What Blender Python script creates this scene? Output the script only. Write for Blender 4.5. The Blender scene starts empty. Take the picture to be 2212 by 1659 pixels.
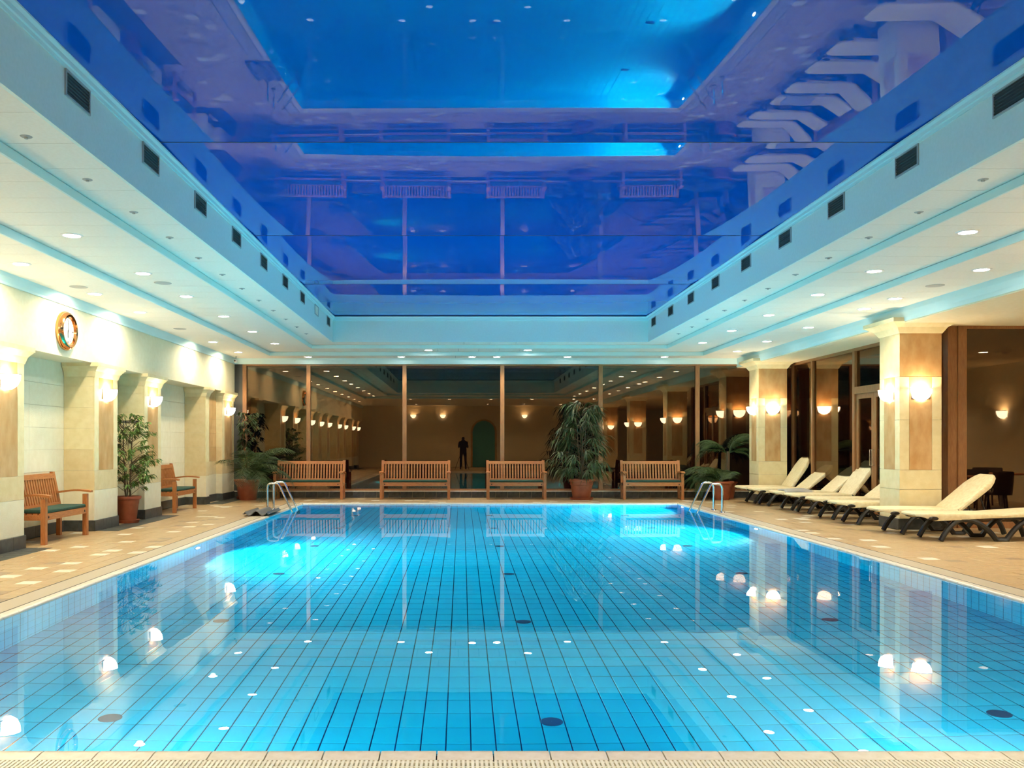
import bpy, math, random
from mathutils import Vector, Matrix
random.seed(7)
PI = math.pi
S = bpy.context.scene
C = S.collection

# ------------------------------------------------------------------ camera, world, exposure
W, H, F = 2212.0, 1659.0, 1900.0          # frame and focal length in pixels
VX, VY = 998.0, 957.0                     # vanishing point of the pool's long edges
EYE = 1.38
cam_d = bpy.data.cameras.new('camera'); cam = bpy.data.objects.new('camera', cam_d); C.objects.link(cam)
cam.location = (0, 0, EYE); cam.rotation_euler = (PI/2, 0, 0)
cam_d.sensor_width = 36; cam_d.lens = 36*F/W
cam_d.shift_x = (W/2-VX)/W; cam_d.shift_y = (VY-H/2)/W
cam_d.clip_start = .05; cam_d.clip_end = 200
S.camera = cam
wd = bpy.data.worlds.new('night'); S.world = wd; wd.use_nodes = True
wd.node_tree.nodes['Background'].inputs[0].default_value = (.02, .03, .06, 1)
wd.node_tree.nodes['Background'].inputs[1].default_value = .05
S.view_settings.view_transform = 'Standard'; S.view_settings.look = 'None'
S.view_settings.gamma = 1; S.view_settings.use_curve_mapping = False
S.view_settings.exposure = 0.2
S.cycles.use_denoising = True
S.cycles.max_bounces = 6; S.cycles.diffuse_bounces = 3; S.cycles.glossy_bounces = 4
S.cycles.transmission_bounces = 4; S.cycles.transparent_max_bounces = 8
S.cycles.use_adaptive_sampling = True; S.cycles.adaptive_threshold = .13; S.cycles.adaptive_min_samples = 16
S.cycles.sample_clamp_indirect = 6
P_SPOT, P_WALLSPOT, P_SCONCE, P_POOL = 98.0, 115.0, 20.0, 850.0
E_BOWL, E_DISC, E_POOL = 11.0, 60.0, 60.0
WARM = (1.0, .74, .40); WARM2 = (1.0, .87, .62); COOL = (1.0, .89, .68); AQUA = (.35, 1.0, .94)

# ------------------------------------------------------------------ main dimensions (metres)
PX0, PX1, PY0, PY1, PD = -3.62, 4.90, 3.95, 20.0, 1.10      # pool water edge, depth
CO, GR = .12, .25                                            # coping and grate widths
WL, NB = -5.75, -6.23                                        # left wall face, niche back
YF, YR = 22.3, -6.0                                          # far glass, rear wall
RX0, RX1, RY0, RY1 = -2.94, 4.23, 4.2, 20.0                  # ceiling recess
Z1, Z2, Z3, ZM = 3.51, 3.60, 3.68, 4.27                      # ceiling levels, mirror film
CX0, CX1 = 6.98, 7.65                                        # right columns
GX, GY, BX = 7.92, 14.3, 13.0                                # right glass, bay glass, bay wall

# ------------------------------------------------------------------ materials
def mat(name, col, rough=.5, metal=0, noise=None, bump=0, bscale=60, spec=.5, emis=None, estr=0):
    m = bpy.data.materials.new(name); m.use_nodes = True
    nt = m.node_tree; b = nt.nodes['Principled BSDF']
    b.inputs['Base Color'].default_value = (*col, 1); b.inputs['Roughness'].default_value = rough
    b.inputs['Metallic'].default_value = metal; b.inputs['Specular IOR Level'].default_value = spec
    if emis: b.inputs['Emission Color'].default_value = (*emis, 1); b.inputs['Emission Strength'].default_value = estr
    tc = None
    if noise or bump:
        tc = nt.nodes.new('ShaderNodeTexCoord')
    if noise:
        col2, sc, stretch = noise
        mp = nt.nodes.new('ShaderNodeMapping'); mp.inputs['Scale'].default_value = stretch
        nt.links.new(tc.outputs['Object'], mp.inputs[0])
        n = nt.nodes.new('ShaderNodeTexNoise'); n.inputs['Scale'].default_value = sc; n.inputs['Detail'].default_value = 5
        nt.links.new(mp.outputs[0], n.inputs['Vector'])
        r = nt.nodes.new('ShaderNodeValToRGB'); r.color_ramp.elements[0].position = .35; r.color_ramp.elements[1].position = .68
        r.color_ramp.elements[0].color = (*col, 1); r.color_ramp.elements[1].color = (*col2, 1)
        nt.links.new(n.outputs['Fac'], r.inputs[0]); nt.links.new(r.outputs[0], b.inputs['Base Color'])
    if bump:
        n2 = nt.nodes.new('ShaderNodeTexNoise'); n2.inputs['Scale'].default_value = bscale
        nt.links.new(tc.outputs['Object'], n2.inputs['Vector'])
        bp = nt.nodes.new('ShaderNodeBump'); bp.inputs['Strength'].default_value = bump; bp.inputs['Distance'].default_value = .01
        nt.links.new(n2.outputs['Fac'], bp.inputs['Height']); nt.links.new(bp.outputs[0], b.inputs['Normal'])
    return m
U = (1, 1, 1)
M = {}
M['cream'] = mat('cream limestone', (.76, .62, .33), .55, noise=((.82, .69, .41), 9, U), bump=.15)
M['pale'] = mat('pale limestone', (.80, .71, .49), .55, noise=((.84, .76, .55), 9, U), bump=.15)
M['tan'] = mat('tan limestone', (.70, .53, .27), .55, noise=((.76, .60, .34), 8, U), bump=.15)
M['brown'] = mat('brown marble', (.54, .29, .105), .35, noise=((.66, .41, .19), 7, (1, 1, .5)))
M['plaster'] = mat('cream plaster', (.82, .71, .47), .8, noise=((.86, .76, .53), 14, U), bump=.2)
M['white'] = mat('white ceiling', (.91, .87, .75), .7, noise=((.94, .91, .80), 30, U))
M['whitetrim'] = mat('pale aqua moulding', (.66, .86, .84), .6)  # white trim; the pool's cyan glow is mixed into its colour
M['poolglow'] = mat('pale aqua plaster', (.76, .91, .82), .7, noise=((.80, .94, .86), 30, U))  # white-cream recess plaster with the pool's cyan light painted in
M['drain'] = mat('dark blue drain cover', (.006, .05, .14), .6)
M['walljoint'] = mat('limestone joint', (.60, .50, .33), .9)
M['gap'] = mat('dark joint', (.06, .06, .055), .9)
M['grout'] = mat('grout', (.44, .33, .19), .9)
M['slate'] = mat('dark slate tile', (.045, .048, .045), .35, noise=((.08, .083, .078), 12, U))
M['slatefloor'] = mat('dark slate paver', (.035, .038, .032), .5, noise=((.06, .063, .055), 12, U))
M['deck0'] = mat('beige deck tile', (.43, .285, .135), .33, noise=((.52, .365, .19), 11, U))
M['deck1'] = mat('pale deck tile', (.74, .66, .50), .33, noise=((.80, .73, .58), 11, U))
M['deck2'] = mat('brown deck tile', (.30, .20, .11), .33, noise=((.40, .28, .16), 11, U))
M['coping'] = mat('cream ceramic coping', (.78, .72, .60), .3, noise=((.70, .62, .48), 25, U))
M['grate'] = mat('lit plastic grate', (.82, .79, .66), .45)  # paler copy of the grate: lamplight on the near run put into colour
M['grate2'] = mat('tan plastic grate', (.60, .52, .38), .45)  # same grate without the painted lamplight
M['pooltile'] = mat('light blue pool tile', (.003, .49, .81), .3, noise=((.004, .54, .85), 3, U))
M['poolgrout'] = mat('dark blue grout', (.008, .03, .12), .8)
M['teak'] = mat('teak wood', (.40, .125, .03), .45, noise=((.52, .20, .06), 14, (6, 6, .8)))
M['teakrail'] = mat('teak wood rail', (.40, .125, .03), .45, noise=((.52, .20, .06), 14, (.8, 6, 6)))
M['frame'] = mat('brown window timber', (.26, .11, .04), .45, noise=((.34, .16, .06), 12, (5, 5, .6)))
M['cushion'] = mat('dark green cushion cloth', (.012, .045, .03), .9, noise=((.02, .065, .042), 40, U))
M['terracotta'] = mat('terracotta', (.27, .055, .018), .55, noise=((.34, .08, .03), 9, U))
M['soil'] = mat('soil', (.03, .02, .012), .95)
M['bark'] = mat('bark', (.10, .06, .03), .9)
M['leaf'] = mat('ficus leaf', (.045, .11, .010), .55, noise=((.13, .21, .03), 6, U))
M['leaf2'] = mat('bamboo leaf', (.010, .026, .003), .6, noise=((.045, .075, .010), 6, U))
M['palm'] = mat('palm leaf', (.010, .032, .004), .6, noise=((.04, .075, .010), 5, U))
M['steel'] = mat('polished steel', (.75, .75, .74), .12, 1)
M['lounge'] = mat('cream lounger shell', (.66, .53, .29), .45, noise=((.76, .65, .41), 20, U))
M['black'] = mat('black plastic', (.012, .012, .012), .35)
M['vent'] = mat('dark vent', (.03, .028, .025), .6)
M['ventframe'] = mat('grey vent frame', (.42, .44, .42), .5)
M['copper'] = mat('polished copper', (.80, .36, .14), .12, 1)
M['face'] = mat('clock face', (.62, .61, .57), .5)
M['ink'] = mat('black print', (.01, .01, .01), .5)
M['print'] = mat('pale print', (.6, .58, .5), .5)
M['rubber'] = mat('grey foam', (.16, .15, .13), .8)
M['towel'] = mat('grey towel', (.33, .31, .27), .95, bump=.4, bscale=90)
M['metalgrey'] = mat('grey metal', (.35, .35, .34), .35, .8)
M['turq'] = mat('turquoise door', (.10, .36, .33), .4)
M['wicker'] = mat('dark wicker', (.07, .04, .02), .7)
M['white2'] = mat('white fixture', (.85, .85, .84), .4)
M['bowl'] = mat('lit frosted glass', (.9, .88, .82), .4, emis=(1, .93, .80), estr=E_BOWL)
M['disc'] = mat('lit lamp lens', (.9, .9, .9), .4, emis=(1, .96, .88), estr=E_DISC)
M['poollamp'] = mat('underwater lamp lens', (.9, .9, .9), .4, emis=(.75, .95, 1), estr=E_POOL)
for q in ('disc', 'poollamp'): M[q].cycles.emission_sampling = 'NONE'
M['cloth'] = mat('dark clothing', (.02, .02, .03), .9)

def mirror_film():
    m = bpy.data.materials.new('glossy blue stretch film'); m.use_nodes = True; nt = m.node_tree
    b = nt.nodes['Principled BSDF']; out = nt.nodes['Material Output']
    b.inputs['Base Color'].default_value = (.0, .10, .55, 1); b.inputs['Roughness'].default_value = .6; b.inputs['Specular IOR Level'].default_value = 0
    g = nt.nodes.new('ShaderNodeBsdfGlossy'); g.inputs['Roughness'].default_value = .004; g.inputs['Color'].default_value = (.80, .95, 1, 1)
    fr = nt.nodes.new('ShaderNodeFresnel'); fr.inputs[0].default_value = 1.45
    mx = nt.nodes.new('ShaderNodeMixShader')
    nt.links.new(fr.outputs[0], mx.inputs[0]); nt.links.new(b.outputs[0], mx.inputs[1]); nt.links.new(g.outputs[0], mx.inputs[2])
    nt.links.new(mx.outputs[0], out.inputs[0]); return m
M['film'] = mirror_film()

def pane_mat():
    m = bpy.data.materials.new('tinted window glass'); m.use_nodes = True; nt = m.node_tree
    out = nt.nodes['Material Output']; nt.nodes.remove(nt.nodes['Principled BSDF'])
    t = nt.nodes.new('ShaderNodeBsdfTransparent'); t.inputs[0].default_value = (.55, .55, .55, 1)
    g = nt.nodes.new('ShaderNodeBsdfGlossy'); g.inputs['Roughness'].default_value = 0; g.inputs['Color'].default_value = (1, .70, .45, 1)
    geo = nt.nodes.new('ShaderNodeNewGeometry')
    ior = nt.nodes.new('ShaderNodeMapRange'); ior.inputs[3].default_value = 2.0; ior.inputs[4].default_value = .5
    nt.links.new(geo.outputs['Backfacing'], ior.inputs[0])
    fr = nt.nodes.new('ShaderNodeFresnel'); nt.links.new(ior.outputs[0], fr.inputs[0])
    mx = nt.nodes.new('ShaderNodeMixShader')
    nt.links.new(fr.outputs[0], mx.inputs[0]); nt.links.new(t.outputs[0], mx.inputs[1]); nt.links.new(g.outputs[0], mx.inputs[2])
    nt.links.new(mx.outputs[0], out.inputs[0]); return m
M['pane'] = pane_mat()

def water_mat():
    m = bpy.data.materials.new('pool water'); m.use_nodes = True; nt = m.node_tree
    out = nt.nodes['Material Output']; nt.nodes.remove(nt.nodes['Principled BSDF'])
    g = nt.nodes.new('ShaderNodeBsdfGlass'); g.inputs['IOR'].default_value = 1.333; g.inputs['Roughness'].default_value = 0
    tc = nt.nodes.new('ShaderNodeTexCoord'); n = nt.nodes.new('ShaderNodeTexNoise'); n.inputs['Scale'].default_value = 1.8; n.inputs['Detail'].default_value = 1
    nt.links.new(tc.outputs['Object'], n.inputs['Vector'])
    bp = nt.nodes.new('ShaderNodeBump'); bp.inputs['Strength'].default_value = .06; bp.inputs['Distance'].default_value = .01
    nt.links.new(n.outputs['Fac'], bp.inputs['Height']); nt.links.new(bp.outputs[0], g.inputs['Normal'])
    nt.links.new(g.outputs[0], out.inputs['Surface']); return m
M['water'] = water_mat()

# ------------------------------------------------------------------ mesh and object helpers
class MB:
    def __init__(s): s.v = []; s.f = []; s.m = []
    def quad(s, a, b, c, d, mi=0):
        n = len(s.v); s.v += [tuple(a), tuple(b), tuple(c), tuple(d)]; s.f.append((n, n+1, n+2, n+3)); s.m.append(mi); return s
    def box(s, x0, x1, y0, y1, z0, z1, mi=0):
        return s.hexa([(x0, y0), (x1, y0), (x1, y1), (x0, y1)], z0, [(x0, y0), (x1, y0), (x1, y1), (x0, y1)], z1, mi)
    def hexa(s, lo, z0, hi, z1, mi=0):
        n = len(s.v); k = len(lo)
        s.v += [(p[0], p[1], z0) for p in lo] + [(p[0], p[1], z1) for p in hi]
        s.f.append(tuple(n+i for i in reversed(range(k)))); s.f.append(tuple(n+k+i for i in range(k)))
        for i in range(k):
            j = (i+1) % k; s.f.append((n+i, n+j, n+k+j, n+k+i))
        s.m += [mi]*(k+2); return s
    def rect(s, x0, x1, y0, y1):
        return [(x0, y0), (x1, y0), (x1, y1), (x0, y1)]
    def chbox(s, x0, x1, y0, y1, z0, z1, c=.005, mi=0):      # box with chamfered top
        s.hexa(s.rect(x0, x1, y0, y1), z0, s.rect(x0, x1, y0, y1), z1-c, mi)
        n = len(s.v)
        s.f.pop(-5); s.m.pop()
        return s._cap(x0, x1, y0, y1, z1, c, mi)
    def _cap(s, x0, x1, y0, y1, z1, c, mi):
        n = len(s.v)
        s.v += [(x0, y0, z1-c), (x1, y0, z1-c), (x1, y1, z1-c), (x0, y1, z1-c), (x0+c, y0+c, z1), (x1-c, y0+c, z1), (x1-c, y1-c, z1), (x0+c, y1-c, z1)]
        s.f.append((n+4, n+5, n+6, n+7))
        for i in range(4):
            j = (i+1) % 4; s.f.append((n+i, n+j, n+4+j, n+4+i))
        s.m += [mi]*5; return s
    def extrude(s, prof, axis, a, b, mi=0):
        """closed profile (list of 2D) pushed along axis from a to b; 2D = other two axes in order"""
        n = len(s.v); k = len(prof)
        for t in (a, b):
            for p in prof:
                s.v.append({'x': (t, p[0], p[1]), 'y': (p[0], t, p[1]), 'z': (p[0], p[1], t)}[axis])
        s.f.append(tuple(n+i for i in range(k))); s.f.append(tuple(n+k+i for i in reversed(range(k))))
        for i in range(k):
            j = (i+1) % k; s.f.append((n+j, n+i, n+k+i, n+k+j))
        s.m += [mi]*(k+2); return s
    def loft(s, rings, close=True, caps=True, mi=0):
        n = len(s.v); k = len(rings[0])
        for r in rings: s.v += [tuple(p) for p in r]
        for a in range(len(rings)-1):
            for i in range(k if close else k-1):
                j = (i+1) % k; s.f.append((n+a*k+i, n+a*k+j, n+(a+1)*k+j, n+(a+1)*k+i)); s.m.append(mi)
        if caps and close:
            s.f.append(tuple(n+i for i in reversed(range(k)))); s.f.append(tuple(n+(len(rings)-1)*k+i for i in range(k))); s.m += [mi]*2
        return s
    def tube(s, path, r, n=8, mi=0, flat=None):
        pts = [Vector(p) for p in path]; rings = []; prev = None
        for i, p in enumerate(pts):
            t = (pts[min(i+1, len(pts)-1)] - pts[max(i-1, 0)]).normalized()
            if prev is None:
                u = t.cross(Vector((0, 0, 1))); u = u if u.length > 1e-3 else t.cross(Vector((0, 1, 0)))
            else: u = prev - t*prev.dot(t)
            u.normalize(); w = t.cross(u); prev = u
            rr = r[i] if isinstance(r, (list, tuple)) else r
            ra, rb = (rr, rr) if flat is None else (rr*flat, rr)
            rings.append([p + u*math.cos(2*PI*q/n)*ra + w*math.sin(2*PI*q/n)*rb for q in range(n)])
        return s.loft(rings, mi=mi)
    def lathe(s, prof, n=20, c=(0, 0, 0), mi=0, a0=0, a1=2*PI, caps=False):
        full = abs(a1-a0-2*PI) < 1e-6; m = n if full else n+1
        rings = [[(c[0]+r*math.cos(a0+(a1-a0)*q/n), c[1]+r*math.sin(a0+(a1-a0)*q/n), c[2]+z) for q in range(m)] for r, z in prof]
        return s.loft(rings, close=full, caps=caps, mi=mi)
    def mesh(s, name, mats, smooth=False):
        me = bpy.data.meshes.new(name); me.from_pydata(s.v, [], s.f)
        for x in (mats if isinstance(mats, (list, tuple)) else [mats]): me.materials.append(M[x])
        if len(me.materials) > 1: me.polygons.foreach_set('material_index', s.m)
        if smooth:
            me.polygons.foreach_set('use_smooth', [True]*len(me.polygons))
            try: me.set_sharp_from_angle(angle=.7)
            except Exception: pass
        me.update(); return me
def obj(name, mb, mats=None, parent=None, loc=(0, 0, 0), rz=0, smooth=False, kind=None, label=None):
    me = mb.mesh(name, mats, smooth) if isinstance(mb, MB) else mb
    o = bpy.data.objects.new(name, me); C.objects.link(o); o.location = loc; o.rotation_euler = (0, 0, rz)
    if parent: o.parent = parent
    if kind: o['kind'] = kind
    if label: o['label'] = label
    return o
def tag(o, label, cat, group=None, kind=None):
    o['label'] = label; o['category'] = cat
    if group: o['group'] = group
    if kind: o['kind'] = kind
    return o
def thing(name, label, cat, loc=(0, 0, 0), rz=0, group=None, kind=None):
    o = bpy.data.objects.new(name, None); C.objects.link(o); o.empty_display_size = .1
    o.location = loc; o.rotation_euler = (0, 0, rz)
    return tag(o, label, cat, group, kind)
def lamp(name, typ, loc, energy, col, parent=None, radius=.05, angle=None, blend=.3, rot=(0, 0, 0)):
    d = bpy.data.lights.new(name, typ); d.energy = energy; d.color = col; d.shadow_soft_size = radius
    if angle: d.spot_size = angle; d.spot_blend = blend
    o = bpy.data.objects.new(name, d); C.objects.link(o); o.location = loc; o.rotation_euler = rot
    if parent: o.parent = parent
    return o
ORD = ['first', 'second', 'third', 'fourth', 'fifth', 'sixth', 'seventh', 'eighth', 'ninth', 'tenth', 'eleventh', 'twelfth', 'thirteenth', 'fourteenth', 'fifteenth']
def area_px(x0, x1, y0, y1, z):
    """rough area on the photograph of a horizontal piece, 0 when outside the frame"""
    if y0 < .5: return 0
    yc = (y0+y1)/2; u = VX + F*(x0+x1)/2/yc; v = VY + F*(EYE-z)/yc
    if not (-5 < u < W+5 and 0 < v < H+5): return 0
    return F*(x1-x0)/yc * F*(EYE-z)*(y1-y0)/yc**2

# ------------------------------------------------------------------ floor
fl = MB(); zb = -.012
XO0, XO1, YO0, YO1 = PX0-CO-GR, PX1+CO+GR, PY0-CO-GR, PY1+CO+GR     # outer edge of the grate
for a in ((-6.6, XO0, YR, YF), (XO1, GX, YR, YF), (XO0, XO1, YR, YO0), (XO0, XO1, YO1, YF), (GX, BX, YR, GY)):
    fl.box(a[0], a[1], a[2], a[3], -.3, zb)
floor = obj('floor', fl, 'grout', kind='structure', label='beige tiled deck around the pool')
PIL = [(-4.3, -3.4), (-2.1, -1.2), (1.0, 1.9), (3.2, 4.1), (6.3, 7.2), (8.45, 9.37), (10.63, 11.55), (13.76, 14.68), (15.93, 16.80), (19.75, 20.0), (21.1, 22.18)]
STRIP = [(-4.3, -1.2), (1.0, 4.1), (6.3, 9.37), (8.45, 11.55), (13.76, 16.80), (19.75, 22.18)]
TS = .20; tiles = []
def deck(x0, x1, y0, y1):
    nx = max(1, round((x1-x0)/TS)); ny = max(1, round((y1-y0)/TS)); dx = (x1-x0)/nx; dy = (y1-y0)/ny
    for i in range(nx):
        for j in range(ny):
            xa, ya = x0+i*dx, y0+j*dy; cx, cy = xa+dx/2, ya+dy/2
            if cx < WL and any(a-.02 < cy < b+.02 for a, b in PIL): continue
            if CX0-.02 < cx < CX1+.02 and any(q < cy < q+.67 for q in (20.7, 14.03, 7.36, .7)): continue
            r = random.random(); k = 1 if r < .065 else 2 if r < .12 else 0
            if cx < -5.37 and cx > WL and any(a < cy < b for a, b in STRIP): k = 3
            tiles.append((xa, xa+dx, ya, ya+dy, k))
deck(-6.19, XO0, YR, 22.2); deck(XO1, GX-.03, YR, 22.2); deck(XO0, XO1, YO1, 22.2); deck(XO0, XO1, 1.0, YO0); deck(GX-.03, BX, 6.0, GY-.05)
tiles.sort(key=lambda t: -area_px(t[0], t[1], t[2], t[3], 0))
DM = ['deck0', 'deck1', 'deck2', 'slatefloor']; tm = {}
rest = MB()
for i, (x0, x1, y0, y1, k) in enumerate(tiles):
    g = .004; dz = random.uniform(-.0012, .0012)
    if i < 300:
        key = (k, round(x1-x0, 3), round(y1-y0, 3))
        if key not in tm:
            b = MB(); hx, hy = (x1-x0)/2-g/2, (y1-y0)/2-g/2; b.chbox(-hx, hx, -hy, hy, -.015, 0, .003); tm[key] = b.mesh('deck_tile', DM[k])
        obj('deck_tile', tm[key], parent=floor, loc=((x0+x1)/2, (y0+y1)/2, dz))
    else:
        rest.quad((x0+g/2, y0+g/2, dz), (x1-g/2, y0+g/2, dz), (x1-g/2, y1-g/2, dz), (x0+g/2, y1-g/2, dz), k)
obj('deck_tile_field', rest, DM, parent=floor, kind='stuff')

# ------------------------------------------------------------------ pool
pool = thing('swimming_pool', 'large rectangular swimming pool with blue tiles and pale coping', 'pool')
zf = -PD
bs = MB()
bs.quad((PX0, PY0, zf-.004), (PX1, PY0, zf-.004), (PX1, PY1, zf-.004), (PX0, PY1, zf-.004))
e = .004
bs.quad((PX0-e, PY0, zf), (PX0-e, PY1, zf), (PX0-e, PY1, -.02), (PX0-e, PY0, -.02)); bs.quad((PX1+e, PY1, zf), (PX1+e, PY0, zf), (PX1+e, PY0, -.02), (PX1+e, PY1, -.02))
bs.quad((PX0, PY1+e, zf), (PX1, PY1+e, zf), (PX1, PY1+e, -.02), (PX0, PY1+e, -.02)); bs.quad((PX1, PY0-e, zf), (PX0, PY0-e, zf), (PX0, PY0-e, -.02), (PX1, PY0-e, -.02))
obj('basin', bs, 'poolgrout', pool)
TX, TY = (PX1-PX0)/58, (PY1-PY0)/66
pt = [(PX0+i*TX, PY0+j*TY) for i in range(58) for j in range(66)]
def pool_area(x, y):
    yc = y-1.13+TY/2
    if yc < 3.9: return 0
    u = VX+F*(x+TX/2)/(y+TY/2)
    return (1/y**2) if 0 < u < W else 0
pt.sort(key=lambda p: -pool_area(*p))
b = MB(); g = .008; b.chbox(-TX/2+g/2, TX/2-g/2, -TY/2+.0045, TY/2-.0045, -.004, .004, .002); ptm = b.mesh('floor_tile', 'pooltile')
rest = MB()
for i, (x, y) in enumerate(pt):
    if i < 300: obj('floor_tile', ptm, parent=pool, loc=(x+TX/2, y+TY/2, zf))
    else: rest.quad((x+g/2, y+.0045, zf+.004), (x+TX-g/2, y+.0045, zf+.004), (x+TX-g/2, y+TY-.0045, zf+.004), (x+g/2, y+TY-.0045, zf+.004))
obj('floor_tile_field', rest, 'pooltile', pool, kind='stuff')
for side in range(4):
    wt = MB(); L = (PY1-PY0) if side < 2 else (PX1-PX0); n = round(L/.125); d = L/n; g = .006
    rows = [(-.02-.25*k-.25, -.02-.25*k) for k in range(4)] + [(zf, -1.02)]
    for i in range(n):
        for za, zc in rows:
            a, c = i*d+g/2, (i+1)*d-g/2; za2, zc2 = za+g/2, zc-g/2
            if side == 0: q = [(PX0, PY0+c, za2), (PX0, PY0+a, za2), (PX0, PY0+a, zc2), (PX0, PY0+c, zc2)]
            elif side == 1: q = [(PX1, PY0+a, za2), (PX1, PY0+c, za2), (PX1, PY0+c, zc2), (PX1, PY0+a, zc2)]
            elif side == 2: q = [(PX0+a, PY1, za2), (PX0+c, PY1, za2), (PX0+c, PY1, zc2), (PX0+a, PY1, zc2)]
            else: q = [(PX0+c, PY0, za2), (PX0+a, PY0, za2), (PX0+a, PY0, zc2), (PX0+c, PY0, zc2)]
            wt.quad(*q)
    obj('wall_tile_field', wt, 'pooltile', pool, kind='stuff')
# coping stones: rounded nose towards the water
def coping_mesh(L):
    h = L/2-.003; prof = [(0, -.05), (CO, -.05), (CO, .0), (.05, .006), (.02, .004), (.005, -.006), (0, -.02)]
    return MB().extrude([(p[0], p[1]) for p in prof], 'y', -h, h).mesh('coping_stone', 'coping', True)
ny = round((PY1-PY0)/.25); nx = round((PX1-PX0)/.25); ly, lx = (PY1-PY0)/ny, (PX1-PX0)/nx
cmy, cmx = coping_mesh(ly), coping_mesh(lx)
for i in range(ny):
    y = PY0+(i+.5)*ly
    obj('coping_stone', cmy, parent=pool, loc=(PX1, y, 0)); obj('coping_stone', cmy, parent=pool, loc=(PX0, y, 0), rz=PI)
for i in range(nx):
    x = PX0+(i+.5)*lx
    obj('coping_stone', cmx, parent=pool, loc=(x, PY1, 0), rz=PI/2); obj('coping_stone', cmx, parent=pool, loc=(x, PY0, 0), rz=-PI/2)
# overflow channel and grates (bars across the channel)
for x0, x1 in ((XO0-.006, XO0+.008), (XO1-.008, XO1+.006), (PX0-CO-.008, PX0-CO+.002), (PX1+CO-.002, PX1+CO+.008)):
    obj('channel_edge', MB().box(x0, x1, YO0, YO1, -.02, .0015), 'gap', pool)
ch = MB()
for a in ((PX0-CO-GR, PX0-CO, PY0-CO-GR, PY1+CO+GR), (PX1+CO, PX1+CO+GR, PY0-CO-GR, PY1+CO+GR), (PX0-CO, PX1+CO, PY1+CO, PY1+CO+GR), (PX0-CO, PX1+CO, PY0-CO-GR, PY0-CO)):
    ch.box(a[0], a[1], a[2], a[3], -.12, -.03)
for x0, x1, y0, y1 in ((PX0-CO, PX0, PY0-CO, PY0), (PX1, PX1+CO, PY0-CO, PY0), (PX0-CO, PX0, PY1, PY1+CO), (PX1, PX1+CO, PY1, PY1+CO)):
    ch.box(x0, x1, y0, y1, -.05, .002)
obj('overflow_channel', ch, 'grout', pool)
def grate(x0, x1, y0, y1, along):
    m = MB(); p = .02
    if along == 'x':
        k = int((x1-x0)/p)
        for i in range(k): m.box(x0+i*p, x0+i*p+.012, y0+.005, y1-.005, -.03, .001)
        for q in range(5):
            yy = y0+.02+q*(y1-y0-.04)/4; m.box(x0, x1, yy-.006, yy+.006, -.03, -.002)
    else:
        k = int((y1-y0)/p)
        for i in range(k): m.box(x0+.005, x1-.005, y0+i*p, y0+i*p+.012, -.03, .001)
        for q in range(5):
            xx = x0+.02+q*(x1-x0-.04)/4; m.box(xx-.006, xx+.006, y0, y1, -.03, -.002)
    obj('overflow_grate', m, 'grate' if along == 'x' else 'grate2', pool)
grate(PX0-CO-GR, PX0-CO, PY0-CO-GR, PY1+CO+GR, 'y'); grate(PX1+CO, PX1+CO+GR, PY0-CO-GR, PY1+CO+GR, 'y')
grate(PX0-CO, PX1+CO, PY1+CO, PY1+CO+GR, 'x'); grate(PX0-CO, PX1+CO, PY0-CO-GR, PY0-CO, 'x')
dr = MB().lathe([(.001, .012), (.065, .012), (.072, .006), (.072, 0)], 18).mesh('drain', 'drain', True)
for x in (-2.2, .56, 3.36):
    for k in range(6): obj('drain', dr, parent=pool, loc=(x, 5.5+2.53*k, zf+.003))
wm = MB().box(PX0-.02, PX1+.02, PY0-.02, PY1+.02, -PD-.08, -.014)
water = obj('pool_water', wm, 'water'); tag(water, 'clear blue water filling the swimming pool', 'water', kind='stuff')
# underwater lamps
def pool_lamp(x, y, rz, label, power=.9, cone=.48, dip=.10, flood=1.4):
    t = thing('underwater_lamp', label, 'pool lamp', (x, y, -.32), rz, 'underwater lamps in the pool walls')
    m = MB().lathe([(.001, .03), (.06, .028), (.075, .012)], 18)
    m.v = [(q[2], q[0], q[1]) for q in m.v]
    obj('lens', m, 'poollamp', t, smooth=True)
    m = MB().lathe([(.075, .014), (.10, .012), (.105, .0), (.075, 0)], 18); m.v = [(q[2], q[0], q[1]) for q in m.v]
    obj('rim', m, 'steel', t, smooth=True)
    lamp('beam_light', 'SPOT', (.06, 0, 0), P_POOL*power, AQUA, t, .05, cone, 1.0, (0, -PI/2+dip, 0))
    lamp('flood_light', 'SPOT', (.06, 0, 0), P_POOL*flood, AQUA, t, .05, 2.7, .6, (0, -PI/2, 0))
pool_lamp(PX0, 12.0, 0, 'round underwater lamp in the pool wall on the clock side')
pool_lamp(PX1, 14.6, PI, 'round underwater lamp in the pool wall before the sun loungers', 1.7, .48, .10, 1.5)
pool_lamp(PX1, 19.5, PI, 'round underwater lamp in the pool corner by the steel ladder', 1.3, .48, .10, 1.9)
pool_lamp(-1.6, PY0, PI/2, 'added underwater fill lamp under the near coping, clock side', .05, .8, .3, .16)  # added unseen lamp, stands in for downlight reaching the floor through water
pool_lamp(2.6, PY0, PI/2, 'added underwater fill lamp under the near coping, lounger side', .05, .8, .3, .16)  # second added fill for the near pool floor

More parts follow.
